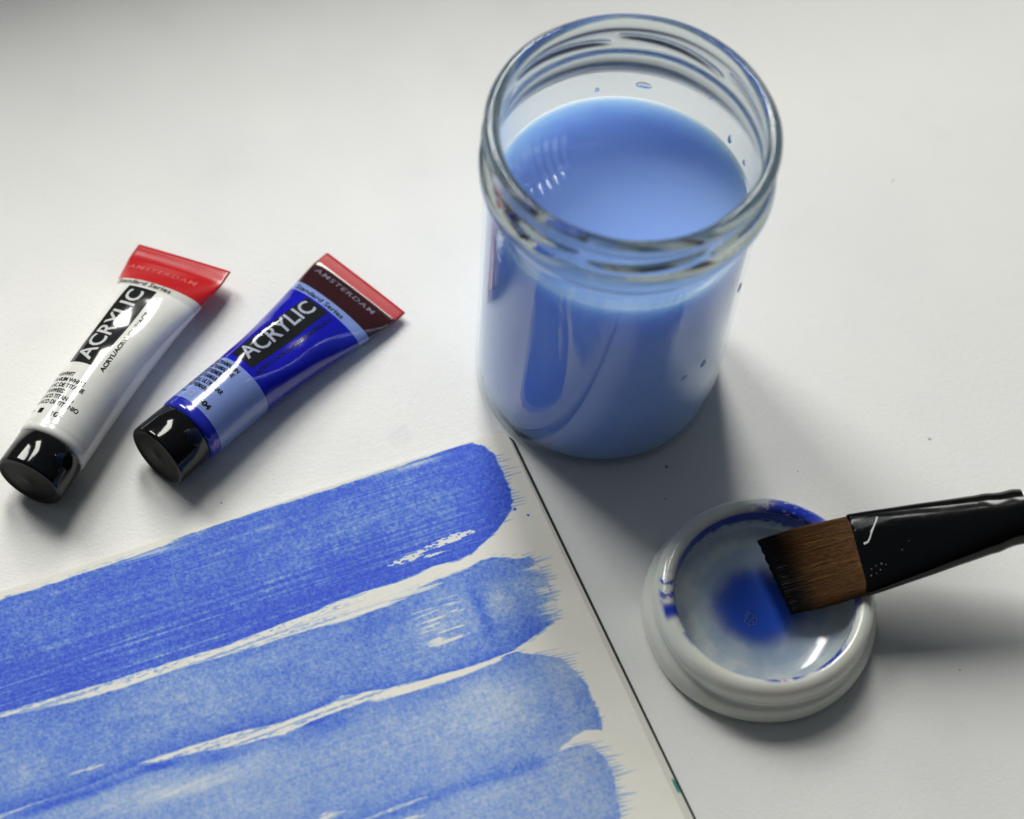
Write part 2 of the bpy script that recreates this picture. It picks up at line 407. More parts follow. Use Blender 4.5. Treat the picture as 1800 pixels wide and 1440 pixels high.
for (tab, off_, wdt, amt) in [(S1L, .9, 1.3, .42), (S2U, -.9, 1.2, .38), (S2L, .8, 1.0, .50), (S3U, -.9, 1.4, .50), (S3L, .6, 1.0, .45), (S1U, .2, 1.0, .3)]:
    yy = Vg - ip(tab, Ug) - off_
    r_ = amt * np.exp(-(yy / wdt) ** 2) * sstep(.50, .64, .55 * gapn + .45 * gapf) * sstep(.34, .62, gapl) * sstep(24, 34, Ug)
    OWN = np.where((r_ > D) & (r_ > .08), {id(S1L): 1, id(S1U): 1, id(S2U): 2, id(S2L): 2, id(S3U): 3, id(S3L): 3}[id(tab)], OWN)
    D = np.maximum(D, r_)
# stray flecks of paint
for (fu, fv, fr) in [(8.2, 28.4, .35), (5.0, 32.0, .2), (88, 20, .25)]:
    D = np.maximum(D, 1.2 * sstep(fr + .3, fr, np.hypot(Ug - fu, Vg - fv)))
inside = np.ones(Ug.shape, bool)
Vlow = lowcut(Ug) - .1
# keep the page edge straight: pull the first rows onto it and round the fore corner
RC = 3.6
Vp = np.maximum(Vg, Vlow); Up_ = Ug.copy()
c = (Ug < RC) & (Vp < RC + lowcut(0))
cd = np.hypot(Ug - RC, Vp - RC); s_ = np.where(c & (cd > RC), RC / np.maximum(cd, 1e-6), 1)
Up_ = np.where(c, RC + (Ug - RC) * s_, Ug); Vp = np.where(c, RC + (Vp - RC) * s_, Vp)
zw = .25 * np.sin(Ug * .016 + .5) + .12 * (fbm(Ug * .02, Vg * .02, 55, 2) - .5) + .25 * np.exp(-Ug / 14.0)
PZ = ZP + zw - .15
pts = bk(Up_, Vp, 0); pts[..., 2] = PZ
nr, nc = Ug.shape
F4 = grid_faces(nr, nc)
own_v = OWN.reshape(-1)
fo = np.max(own_v[F4], axis=1)
# drop the collapsed cells beyond the page edge
vy = Vg.reshape(-1)[F4].max(1); vl = Vlow.reshape(-1)[F4].max(1)
keep = vy > vl + 1e-6
F4 = F4[keep]; fo = fo[keep]
t = NT('watercolour_paper')
dn = t.attr('pigment')
g = t.ramp(t.noise(1000, 3, .65), .30, .70); g2 = t.ramp(t.noise(2300, 2, .5), .3, .7)
dn2 = t.math('MULTIPLY', dn, t.math('ADD', .67, t.math('ADD', t.math('MULTIPLY', g, .44), t.math('MULTIPLY', g2, .22))))
fb = t.noise(60, 4, .6)
paper = t.mix(t.ramp(fb, .35, .7), (.84, .82, .745, 1), (.81, .79, .715, 1))
pc = t.n('ShaderNodeSeparateColor'); t.l(paper, pc.inputs[0])
cc = t.n('ShaderNodeCombineColor')
for i, tr in enumerate((.066, .176, .90)):
    pw = t.math('POWER', tr, dn2)
    t.l(t.math('MULTIPLY', pc.outputs[i], pw), cc.inputs[i])
t.l(cc.outputs[0], t.b.inputs['Base Color'])
t.l(t.math('SUBTRACT', .82, t.math('MULTIPLY', dn, .22)), t.b.inputs['Roughness'])
t.b.inputs['Specular IOR Level'].default_value = .3
pb = t.math('ADD', t.noise(900, 3, .6), t.math('MULTIPLY', t.noise(300, 2, .5), .7))
t.bump(pb, .00011, .7)
M_PAPER = t.m
P3 = pts.reshape(-1, 3); Dv = D.reshape(-1)
page = None
for k, nm in [(0, 'page'), (1, 'paint_stroke'), (2, 'paint_stroke'), (3, 'paint_stroke'), (4, 'paint_stroke')]:
    fk = F4[fo == k]
    used, inv = np.unique(fk, return_inverse=True)
    o = build(nm, P3[used], inv.reshape(-1, 4)[:, ::-1], M_PAPER, book if k == 0 else page, attrs={'pigment': Dv[used]})
    if k == 0:
        page = o; tag(o, 'cream painted page on top of the sketchbook')
    else:
        tag(o, ['deep ultramarine brush stroke along the upper page edge', 'mid blue brush stroke with dry streaks near its right end',
                'pale granulated blue brush stroke below the middle', 'pale blue brush stroke nearest the bottom of the page'][k - 1])
# skirt: the thickness of the top page along its fore and upper edges
edge = [(0.0, PH)] + [(0.0, v) for v in np.arange(PH - 2, RC, -2)]
edge += [(RC - RC * math.cos(a), RC - RC * math.sin(a)) for a in np.linspace(0, math.pi / 2, 9)] + [(u, float(lowcut(u)) - .1 if u > 6 else -.1 * (u - RC) / 2.4) for u in np.arange(RC + .4, 200, 2)]
eu = np.array([e[0] for e in edge]); ev = np.array([e[1] for e in edge])
iz = lambda u, v: PZ[np.clip(np.rint(u / du).astype(int), 0, nr - 1), np.clip(np.rint((v + 4.2) / du).astype(int), 0, nc - 1)]
top = bk(eu, ev, 0); top[:, 2] = iz(eu, ev) - .005
bot = bk(eu + .05, ev + .05, 0); bot[:, 2] = np.minimum(zz + .02, top[:, 2] - .2)
o = build('page_edge', np.concatenate([top, bot]), grid_faces(2, len(edge)), M_EDGE, page, smooth=False)

# ================================================================== GLASS JAR
JC = (26.94, 23.1)
def thin_glass(name, tint, rough=0.0):
    t = NT(name); t.t.nodes.remove(t.b)
    lw = t.n('ShaderNodeLayerWeight'); lw.inputs[0].default_value = .5
    f = t.math('ADD', .04, t.math('MULTIPLY', .80, t.math('POWER', lw.outputs['Facing'], 4.5)), True)
    tr = t.n('ShaderNodeBsdfTransparent'); gl = t.n('ShaderNodeBsdfGlossy')
    smear = t.ramp(t.noise(60, 4, .6), .45, .8)
    t.l(t.mix(smear, (*tint, 1), (*(c * .985 for c in tint), 1)), tr.inputs[0])
    gl.inputs['Roughness'].default_value = rough
    gl.inputs['Color'].default_value = (.95, .98, 1, 1)
    mx = t.n('ShaderNodeMixShader'); t.l(f, mx.inputs[0]); t.l(tr.outputs[0], mx.inputs[1]); t.l(gl.outputs[0], mx.inputs[2])
    t.l(mx.outputs[0], t.out.inputs[0])
    return t.m
def solid_glass(name, col, ior=1.5, bump=0.0, scale=60, absorb=0.0):
    t = NT(name)
    t.b.inputs['Transmission Weight'].default_value = 1; t.b.inputs['IOR'].default_value = ior
    t.b.inputs['Roughness'].default_value = 0.0
    f = t.noise(scale, 2, .5)
    t.l(t.mix(f, (*col, 1), (*(c * .99 for c in col), 1)), t.b.inputs['Base Color'])
    if bump: t.bump(f, bump)
    if absorb:
        va = t.n('ShaderNodeVolumeAbsorption'); va.inputs['Density'].default_value = absorb
        va.inputs['Color'].default_value = (.30, .40, .42, 1)
        t.l(va.outputs[0], t.out.inputs['Volume'])
    return t.m
M_THIN = thin_glass('jar_wall_glass', (.955, .975, .97))
M_RIM = solid_glass('jar_rim_glass', (.93, .965, .955), 1.5, .00012, 60, absorb=75)
jar = empty('glass_jar', (*JC, 0), 'clear glass jar with thick rolled rim holding cloudy blue paint water', 'jar')
SEG = 240
ZJ = 105.0
# body wall: outer and inner skin of the wall
bodyp = smooth_prof([(0, 1.0), (28, 1.0), (33, .1), (39.0, .1), (41.0, 1.2), (41.4, 4), (41.45, 12), (41.45, 60), (41.45, 98), (41.5, ZJ - 1)], 2)
def wav(r, z, T):
    q = sstep(10, 20, r)
    return r + q * .10 * (np.sin(T * 3 + z * .05) + .6 * np.sin(T * 7 - z * .09)), z
V, *_ = lathe_pts(dense(bodyp, 4), SEG, wav)
nrow = len(V) // SEG
bd = build('body', V, grid_faces(nrow, SEG, True), M_THIN, jar)
V, *_ = lathe_pts(dense([(38.8, 86), (38.75, 95), (38.75, 112.5)], 3), SEG, wav)
build('inner_wall', V, grid_faces(len(V) // SEG, SEG, True), M_THIN, bd)
# rim: solid glass ring with bead, thread lugs and rolled lip
rim_o = [(41.52, ZJ - 1.0), (41.6, 106), (42.1, 108.3), (43.2, 110.0), (43.85, 111.8), (43.5, 113.7), (42.4, 115.2), (41.6, 116.6), (41.45, 118.2), (41.45, 124.6), (41.9, 125.9)]
rim_o += [(40.4 + 2.35 * math.cos(R(a)), 128.4 + 2.35 * math.sin(R(a))) for a in range(-40, 226, 19)]
rim_o += [(38.75, 124.5), (38.75, 118), (38.75, 112.5), (39.3, 109.5), (40.6, 106.5), (41.36, ZJ - 1.0)]
rp = dense(smooth_prof(rim_o, 2), .35)
def lugs(r, z, T):
    out = sstep(40.6, 41.5, r)
    add = np.zeros_like(r)
    for k in range(7):
        c0 = R(74 + 51.4 * k)
        a = (T - c0 + math.pi) % (2 * math.pi) - math.pi
        x = a / R(25)
        zc = 120.9 + 1.7 * x
        add += 1.9 * np.clip(1 - x * x, 0, 1) ** .55 * np.exp(-((z - zc) / 1.15) ** 2)
    add *= sstep(115.4, 117.4, z) * sstep(126.2, 124.6, z)
    wv = .10 * np.sin(T * 5 + 1.3) * sstep(106, 112, z) + .05 * np.sin(T * 11)
    return r + add * out + wv, z + .10 * np.sin(T * 2 + .6) * sstep(126, 130, z)
V, *_ = lathe_pts(rp + [rp[0]], SEG, lugs)
nrow = len(V) // SEG
build('rim', V, grid_faces(nrow, SEG, True), M_RIM, jar)
# ------------------------------------------------------------------ paint water
t = NT('cloudy_blue_water')
swirl = t.noise(26, 4, .55, dist=.8)
t.l(t.mix(t.ramp(swirl, .3, .75), (.275, .44, .92, 1), (.305, .47, .925, 1)), t.b.inputs['Base Color'])
t.b.inputs['Roughness'].default_value = .015
t.b.inputs['IOR'].default_value = 1.33
t.b.inputs['Subsurface Weight'].default_value = 1.0
t.b.inputs['Subsurface Radius'].default_value = (.8, .88, 1.0)
t.b.inputs['Subsurface Scale'].default_value = .024
M_WATER = t.m
water = empty('paint_water', (*JC, .9), 'cloudy blue paint water filling the glass jar', 'water')
ZW = 94.9 - .9
wp = smooth_prof([(0, .2), (28, .2), (36, .3), (39.2, 1.3), (40.2, 4.5), (40.3, 12), (40.25, 50), (40.2, ZW - 10), (39.9, ZW - 5), (39.1, ZW + .2)], 1)
wp = dense(wp, 3) + [(38.95, ZW + .55), (38.8, ZW + .45), (38.2, ZW + .2), (37.2, ZW + .06), (35.5, ZW)] + [(r, ZW) for r in np.arange(35, .5, -.5)] + [(0.0, ZW)]
V, r_, z_, T_ = lathe_pts(wp, 240)
rr = np.hypot(V[:, 0], V[:, 1])
rd = np.hypot((V[:, 0] - 2) * 1.0, (V[:, 1] - 20) * .9)
rip = .085 * np.sin(rd * 2.3 + .5 * np.sin(V[:, 1] * .3)) * np.exp(-((V[:, 0] + 25) / 7) ** 2 - ((V[:, 1] - 11) / 9) ** 2)
V[:, 2] += np.where((V[:, 2] > ZW - .5) & (rr < 37), rip, 0)
build('liquid', V, grid_faces(len(wp), 240, True), M_WATER, water)

# ------------------------------------------------------------------ droplets clinging to the jar
M_DROP = solid_glass('water_drop', (.97, .985, 1.0), 1.33)
M_DROPB = plain('blue_water_drop', (.30, .45, .90), .12, ior=1.33, var=.03, sss=.8, ssss=.004)
def drop(ang, z, wdt, hgt, rad, inward, label, mat, thick=.5):
    n, mm = 16, 7
    V = []
    a0 = R(ang)
    c = np.array([math.cos(a0), math.sin(a0), 0]); tn = np.array([-math.sin(a0), math.cos(a0), 0]); s = -1 if inward else 1
    for i in range(mm):
        q = i / (mm - 1) * math.pi / 2
        for j in range(n):
            b = 2 * math.pi * j / n
            x = math.cos(b) * math.cos(q) * wdt / 2; y = math.sin(b) * math.cos(q) * hgt / 2
            x *= 1 - .28 * (y / (hgt / 2)); 
            V.append(tn * x + np.array([0, 0, y]) + c * s * (math.sin(q) * thick + .03))
    fc = list(map(tuple, grid_faces(mm, n, True))) + [tuple(range(n))[::-1]]
    o = build('water_droplet', V, fc, mat, None)
    o.location = Vector((JC[0] + rad * c[0], JC[1] + rad * c[1], z)) * K
    tag(o, label, 'droplet', 'droplets on the jar')
    return o
drop(84, 102.2, 5.2, 2.9, 38.7, True, 'large clear droplet inside the jar on its back wall', M_DROP, .6)
drop(105, 99.3, 1.7, 2.0, 38.7, True, 'small clear droplet inside the jar left of the large one', M_DROP, .4)
drop(52, 109.3, 1.3, 1.6, 38.7, True, 'tiny clear droplet high on the right inner jar wall', M_DROP, .35)
drop(36, 99.9, 1.8, 4.2, 38.7, True, 'long clear droplet just above the water at the right', M_DROP, .5)
drop(22, 99.8, 1.8, 2.2, 38.7, True, 'clear droplet low on the right inner jar wall', M_DROP, .4)
drop(-22.4, 77.7, 2.8, 4.6, 41.5, False, 'dark blue droplet high on the right outside of the jar', M_DROPB, .4)
drop(-40.7, 50.4, 2.6, 3.6, 41.5, False, 'dark blue droplet low on the right outside of the jar', M_DROPB, .4)
drop(-51.7, 49.5, 2.8, 2.2, 41.5, False, 'faint blue droplet left of the low one on the jar', M_DROPB, .3)

# ================================================================== PAINT TUBES
RB = 11.8
BSv = np.linspace(.02, RB, 400); ASv = []
for b in BSv:
    lo, hi = b, 2 * RB
    for _ in range(50):
        a = (lo + hi) / 2; h = ((a - b) / (a + b)) ** 2
        p = math.pi * (a + b) * (1 + 3 * h / (10 + math.sqrt(4 - 3 * h)))
        lo, hi = (a, hi) if p < 2 * math.pi * RB else (lo, a)
    ASv.append(a)
ASv = np.array(ASv)
class Tube:
    def __init__(s, c0, c1, roll, dent, pw=1.9):
        s.c0 = np.array(c0, float); s.c1 = np.array(c1, float)
        d = s.c1 - s.c0; s.L = np.linalg.norm(d); s.ax = d / s.L
        n = np.cross(s.ax, [0, 0, 1]); n /= np.linalg.norm(n); u = np.cross(n, s.ax)
        c, q = math.cos(roll), math.sin(roll)
        s.n = c * n + q * u; s.u = -q * n + c * u
        s.s0, s.pw, s.dent = 20.0, pw, dent
    def ab(s, S):
        k = np.clip((S - s.s0) / (s.L - 5 - s.s0), 0, 1)
        b = np.maximum(RB * (1 - k ** s.pw), .35)
        return np.interp(b, BSv, ASv), b
    def at(s, S, T, off=0.0):
        """S mm from the cap face, T arc mm from the top ridge -> point in the tube's own frame"""
        S = np.atleast_1d(np.asarray(S, float)); T = np.atleast_1d(np.asarray(T, float))
        S, T = np.broadcast_arrays(S, T)
        a, b = s.ab(S)
        th = np.linspace(0, math.pi, 161)
        x = np.sin(th)[None] * a[:, None]; z = np.cos(th)[None] * b[:, None]
        cum = np.concatenate([np.zeros((len(S), 1)), np.cumsum(np.hypot(np.diff(x), np.diff(z)), 1)], 1)
        Tm = np.minimum(np.abs(T), cum[:, -1] * .99999)
        idx = np.clip((cum < Tm[:, None]).sum(1) - 1, 0, 159)
        r = np.arange(len(S)); f = (Tm - cum[r, idx]) / np.maximum(cum[r, idx + 1] - cum[r, idx], 1e-9)
        tt = th[idx] + f * (th[1] - th[0])
        sg = np.where(T < 0, -1.0, 1.0)
        X = np.sin(tt) * a * sg; Z = np.cos(tt) * b
        nx = np.sin(tt) * sg / a; nz = np.cos(tt) / b; nl = np.hypot(nx, nz); nx = nx / nl; nz = nz / nl
        dd = s.dent(S, T)
        X = X + nx * (off - dd); Z = Z + nz * (off - dd)
        return s.c0 - np.array([s.c0[0], s.c0[1], 0]) + S[:, None] * s.ax + X[:, None] * s.n + Z[:, None] * s.u
    def ring(s, S, rad, nseg=72):
        a = np.arange(nseg) * 2 * math.pi / nseg
        return s.c0 - np.array([s.c0[0], s.c0[1], 0]) + S * s.ax + rad * (np.sin(a)[:, None] * s.n + np.cos(a)[:, None] * s.u)

def tube_zone(tb, name, s0, s1, mat, parent, step=1.0, closed=False, start=False):
    S = np.linspace(s0, s1, max(2, int((s1 - s0) / step) + 1)); n = 96
    hp = math.pi * RB
    T = (np.arange(n) - n // 2) / n * 2 * hp
    V = np.concatenate([tb.at(np.full(n, q), T) for q in S])
    fc = list(map(tuple, grid_faces(len(S), n, True)))
    if closed: fc.append(tuple(range((len(S) - 1) * n, len(S) * n)))
    return build(name, V, fc, mat, parent)
def patch(tb, name, s0, s1, t0, t1, off, mat, parent):
    ns = max(2, int((s1 - s0) / .8) + 1); nt = max(2, int((t1 - t0) / .6) + 1)
    S, T = np.meshgrid(np.linspace(s0, s1, ns), np.linspace(t0, t1, nt), indexing='ij')
    V = tb.at(S.ravel(), T.ravel(), off)
    return build(name, V, grid_faces(ns, nt), mat, parent)
def text_mesh(body, size, bold, squeeze, spacing=1.0):
    cu = bpy.data.curves.new('lettering', 'FONT'); cu.body = body; cu.size = size; cu.offset = bold; cu.space_character = spacing
    cu.resolution_u = 3
    ob = bpy.data.objects.new('lettering_tmp', cu); COL.objects.link(ob)
    dg = bpy.context.evaluated_depsgraph_get(); dg.update()
    me = bpy.data.meshes.new_from_object(ob.evaluated_get(dg))
    bm = bmesh.new(); bm.from_mesh(me)
    bmesh.ops.remove_doubles(bm, verts=bm.verts, dist=1e-4)
    bmesh.ops.triangulate(bm, faces=bm.faces)
    for _ in range(4):
        ed = [e for e in bm.edges if e.calc_length() > 1.1]
        if not ed: break
        bmesh.ops.subdivide_edges(bm, edges=ed, cuts=1)
        bmesh.ops.triangulate(bm, faces=bm.faces)
    v = np.array([(p.co.x * squeeze, p.co.y) for p in bm.verts]); f = [tuple(q.index for q in p.verts) for p in bm.faces]
    bm.free(); bpy.data.objects.remove(ob); bpy.data.curves.remove(cu); bpy.data.meshes.remove(me)
    return v, f
def letter(tb, name, body, s, tt, size, mat, parent, along=False, bold=.0, squeeze=1.0, off=.12, width=None, spacing=1.0):
    """along=False: reads across the tube (+T), up towards the crimp; along=True: reads towards the crimp"""
    v, f = text_mesh(body, size, bold, squeeze, spacing)
    if width: v[:, 0] *= width / (v[:, 0].max() - min(0, v[:, 0].min()))
    if along: S = s + v[:, 0]; T = tt - v[:, 1]
    else: S = s + v[:, 1]; T = tt + v[:, 0]
    return build(name, tb.at(S, T, off), f, mat, parent, smooth=True)

M_CAP = plain('cap_black', (.003, .003, .0035), .09, var=.05, scale=700, bump=.00001, spec=.4)
M_CAPF = plain('cap_face_black', (.012, .011, .011), .5, var=.06, scale=900, bump=.00003, spec=.12)
M_INK = plain('label_ink_black', (.010, .011, .012), .12, coat=.6, var=.02)
def build_tube(c0, c1, roll, dent, label, mats, zones, names, number, box, t0, solid_square):
    tb = Tube(c0, c1, roll, dent, 3.6 if solid_square else 2.9)
    root = empty('paint_tube', (c0[0], c0[1], 0), label, 'paint tube', 'acrylic paint tubes on the table')
    # screw cap with a shallow recessed face
    prof = [(13.0, 9.5), (13.0, 10.9), (12.6, 11.35), (6.5, 11.38), (1.3, 11.40), (.55, 11.30), (.12, 11.0), (0, 10.55)]
    V = np.concatenate([tb.ring(s_, r_) for s_, r_ in prof])
    cap = build('cap', V, list(map(tuple, grid_faces(len(prof), 72, True))), M_CAP, root)
    fprof = [(0, 10.55), (.08, 10.1), (.45, 9.6), (.55, 8.5), (.42, 5), (.36, 1.2), (.20, .8), (.12, .4)]
    V = np.concatenate([tb.ring(s_, r_) for s_, r_ in fprof] + [tb.ring(.1, .01, 1)])
    n = 72; fc = list(map(tuple, grid_faces(len(fprof), n, True)))
    fc += [((len(fprof) - 1) * n + i, (len(fprof) - 1) * n + (i + 1) % n, len(fprof) * n) for i in range(n)]
    build('cap_face', V, fc, M_CAPF, cap)
    # shoulder between cap and body
    sh = [(12.9, 9.6), (13.05, 10.6), (13.5, 11.35), (14.3, 11.72), (15.2, 11.78), (16.0, 11.70), (16.6, 11.78), (17.4, RB)]
    V = np.concatenate([tb.ring(s_, r_, 96) for s_, r_ in sh])
    build('shoulder', V, list(map(tuple, grid_faces(len(sh), 96, True))), mats['shoulder'], root)
    for nm, s0, s1, mk in zones:
        tube_zone(tb, nm, s0, s1 if s1 else tb.L, mats[mk], root, closed=(s1 is None))
    # printing
    bx = patch(tb, 'title_panel', box[0], box[1], box[2], box[3], .06, M_INK, root)
    letter(tb, 'title_lettering', 'ACRYLIC', box[0] + 1.8, box[3] - 3.5, 8.2, mats['title'], bx, along=True, bold=.12, width=box[1] - box[0] - 3.4, off=.14)
    letter(tb, 'small_lettering', 'ACRYL/ACRYLIQUE/ACRILICO', box[0] - .4, box[3] + 3.1, 2.1, mats['ink2'], root, along=True, bold=.05, width=36)
    for k, nm in enumerate(names):
        letter(tb, 'name_lettering', nm, 35.6 - 2.42 * k, t0, 2.35, mats['ink2'], root, bold=.045, width=len(nm) * 1.07 + .3)
    letter(tb, 'number_lettering', number, 19.2, t0 + 10.6, 2.6, mats['ink2'], root, bold=.10, width=4.6)
    letter(tb, 'grade_lettering', '+++', 20.0, t0 - .2, 1.7, mats['ink2'], root, bold=.05, width=3.4)
    if solid_square: patch(tb, 'opacity_square', 19.4, 21.4, t0 + 5.6, t0 + 7.6, .12, M_INK, root)
    else:
        for (a, b, c_, d_) in [(19.4, 19.65, 5.6, 7.6), (21.15, 21.4, 5.6, 7.6), (19.65, 21.15, 5.6, 5.85), (19.65, 21.15, 7.35, 7.6)]:
            patch(tb, 'opacity_square', a, b, t0 + c_, t0 + d_, .12, mats['title'], root)
    letter(tb, 'series_lettering', 'Standard Series', zones_band(zones) + .75, -15.0, 3.0, mats['ink2'], root, bold=.03, width=22)
    letter(tb, 'brand_lettering', 'AMSTERDAM', 89.6, -15.6, 3.1, mats['brand'], root, bold=.03, width=27, spacing=1.15)
    return root, tb
def zones_band(z): return [q for q in z if q[0] == 'series_band'][0][1]

def plastic(name, col, rough=.16, coat=.5, var=.02, sss=0.0):
    return plain(name, col, rough, coat=coat, var=var, scale=160, bump=.00002, sss=sss, ssss=.002)
def dentW(S, T):
    e = 2.0 * np.exp(-((S - 62) / 12) ** 2 - ((T - 1.5) / 6.9) ** 2) + .12 * np.sin(S * .21) * np.exp(-((T - 3) / 8) ** 2) * sstep(30, 50, S) * sstep(90, 80, S)
    return e + crimp(S, T, 101.4)
def crimp(S, T, L):
    return -.16 * sstep(L - 5.5, L - 4.8, S) * (.5 + .5 * np.cos((S - L) * 2 * math.pi / 1.6)) * (np.abs(T) < 17.8)
def dentB(S, T):
    e = 2.8 * np.exp(-((S - 55) / 12) ** 2 - ((T - 2.2) / 6.6) ** 2) - .30 * np.exp(-((S - 58) / 14) ** 2 - ((T + 6.5) / 2.6) ** 2)
    e += .22 * (vnoise(S * .16, T * .22, 7) - .5) * sstep(28, 40, S) * sstep(92, 84, S)
    return e + crimp(S, T, 99.06)
MW = dict(shoulder=plastic('tube_white_shoulder', (.74, .745, .70), .25), body=plastic('tube_white', (.80, .80, .755), .14), label=plastic('tube_white_label', (.77, .775, .735), .15),
          red=plastic('tube_red', (.50, .006, .010), .25, .1), band=plastic('tube_grey_band', (.62, .62, .585), .18), title=plastic('title_white', (.62, .63, .62)), ink2=M_INK, brand=plastic('brand_pink', (.66, .11, .115), .3))
MB = dict(shoulder=plastic('tube_blue_shoulder', (.012, .022, .42), .16), body=plastic('tube_blue', (.0045, .006, .40), .12), label=plastic('tube_pale_blue', (.205, .29, .62), .16),
          maroon=plastic('tube_maroon', (.030, .004, .006), .16), red=plastic('tube_red_strip', (.46, .012, .018), .5, 0), title=plastic('title_pale', (.42, .46, .56)), ink2=M_INK, brand=plastic('brand_grey', (.19, .165, .23), .3))
build_tube((-151.4, -48.4, 12), (-118.2, 47.15, 4), R(9), dentW, 'white acrylic paint tube with red end and black cap', MW,
           [('label_band', 17.4, 38.8, 'label'), ('tube_body', 38.8, 80.6, 'body'), ('series_band', 80.6, 83.8, 'band'), ('crimped_end', 83.8, None, 'red')],
           ['TITAANWIT', 'TITANIUM WHITE', 'BLANC DE TITANE', 'TITANWEISS', 'BLANCO TITANIO', 'BIANCO DI TITANIO'], '105', (41.8, 80.0, -8.0, 3.0), -11.6, True)
rB, tB = build_tube((-112.7, -35.1, 12), (-54.6, 44.7, 3), 0, dentB, 'ultramarine blue acrylic paint tube with dark maroon end and black cap', MB,
           [('label_band', 17.4, 38.6, 'label'), ('tube_body', 38.6, 78.0, 'body'), ('series_band', 78.0, 82.2, 'label'), ('maker_band', 82.2, 94.2, 'maroon'), ('crimped_end', 94.2, None, 'red')],
           ['ULTRAMARIJN', 'ULTRAMARINE', 'OUTREMER', 'ULTRAMARIN', 'AZUL ULTRAMAR', 'OLTREMARE'], '504', (41.0, 77.2, -7.2, 2.6), -11.0, False)

# ================================================================== PORCELAIN DISH
DC = (84.25, -65.4)
dish = empty('porcelain_dish', (*DC, 0), 'small white porcelain paint dish with blue paint inside', 'dish')
t = NT('porcelain')
pd = t.attr('paint'); ws = t.attr('wash')
grime = t.noise(120, 4, .6)
basec = t.mix(t.ramp(grime, .4, .75), (.80, .825, .755, 1), (.76, .785, .72, 1))
c1 = t.mix(ws, basec, (.30, .42, .62, 1))
c2 = t.mix(pd, c1, (.012, .045, .50, 1))
t.l(c2, t.b.inputs['Base Color'])
t.b.inputs['Roughness'].default_value = .15
t.b.inputs['Coat Weight'].default_value = .25; t.b.inputs['Coat Roughness'].default_value = .06
t.b.inputs['Subsurface Weight'].default_value = .45; t.b.inputs['Subsurface Scale'].default_value = .004
t.bump(t.math('ADD', t.noise(90, 2), t.math('MULTIPLY', pd, .35)), .00025, .6)
M_PORC = t.m
dp = [(30, 1.2), (34, .9), (35.6, .05), (36.9, .8), (37.45, 2.6), (37.2, 5.2), (36.3, 7.6), (35.0, 9.0), (34.35, 10.0), (34.75, 11.4), (34.9, 13.2), (34.3, 15.6), (33.0, 17.3), (31.3, 18.1), (29.8, 17.9), (28.8, 17.0), (28.3, 15.4), (28.0, 13.0), (27.3, 10.4), (25.6, 8.3), (22.5, 7.2), (17, 6.6), (10, 6.35), (5, 6.25), (.02, 6.2)]
dp = dense(smooth_prof(dp, 2), .6)
V, r_, z_, T_ = lathe_pts(dp, 240, lambda r, z, T: (r * (1 + .006 * np.sin(T * 2 + 1) + .003 * np.sin(T * 5)), z))
A = np.degrees(T_); A = np.where(A > 180, A - 360, A)
idx = np.repeat(np.arange(len(dp))[:, None], 240, 1) / len(dp)
inner = r_ < 31.6
inn_i = np.arange(len(dp))[:, None] >= int(np.argmax([q[1] for q in dp])) + np.zeros_like(r_)
nz = fbm(np.cos(T_) * 6 + r_ * .1, np.sin(T_) * 6 + z_ * .4, 5, 4); nz2 = fbm(np.cos(T_) * 22, np.sin(T_) * 22 + z_, 8, 3); nz3 = fbm(V[:, 0].reshape(r_.shape) * .16, V[:, 1].reshape(r_.shape) * .16, 12, 4)
def arc(a, w): return np.exp(-np.abs((A - a + 180) % 360 - 180) ** 4 / w ** 4)
inwall = sstep(17.2, 15.8, z_) * sstep(11.0, 13.0, z_ + 3.0 * (nz2 - .5)) * inn_i
paint = inwall * (arc(112, 68) * sstep(.15, .32, nz + .2))
crest = sstep(15.6, 16.8, z_) * inn_i
paint = np.maximum(paint, crest * arc(75, 25) * sstep(.35, .5, nz2 + .12))
paint = np.maximum(paint, sstep(12.5, 14, z_) * (r_ > 30) * arc(70, 22) * sstep(.38, .55, nz2 + .15))
paint = np.maximum(paint, sstep(14.2, 15.6, z_) * (r_ > 28.4) * sstep(34.0, 32.6, r_) * arc(-177, 9) * sstep(.40, .55, nz2))
paint = np.maximum(paint, sstep(14.2, 15.6, z_) * (r_ > 28.4) * sstep(33.6, 32.4, r_) * arc(-163, 5) * sstep(.36, .5, nz2))
paint = np.maximum(paint, .7 * crest * arc(-146, 8) * sstep(31.0, 29.5, r_) * sstep(.42, .55, nz2))
edge_in = sstep(14.0, 15.2, z_) * sstep(30.4, 29.2, r_) * inn_i
paint = np.maximum(paint, edge_in * arc(-77, 12) * sstep(.30, .48, nz2)); paint = np.maximum(paint, edge_in * arc(-44, 13) * sstep(.34, .5, nz2 + .05))
paint = np.maximum(paint, edge_in * arc(6, 9) * .9)
paint = np.maximum(paint, .75 * np.exp(-((z_ - 15.9) / .55) ** 2) * inn_i * sstep(.30, .44, nz + .35 * (nz2 - .5)))
paint = np.maximum(paint, (~inn_i) * np.exp(-((z_ - 12.0) / .8) ** 2) * arc(-41, 2.2) * .95)
wash = inn_i * sstep(16.5, 12.5, z_) * (.30 + .30 * sstep(.32, .68, nz3))
build('bowl', V, grid_faces(len(dp), 240, True), M_PORC, dish, attrs={'paint': np.clip(paint, 0, 1).ravel(), 'wash': np.clip(wash, 0, 1).ravel()})
# underside
V, *_ = lathe_pts([(.02, 1.5), (15, 1.5), (30, 1.2)], 120)
build('underside', V, grid_faces(3, 120, True, True), M_PORC, dish)

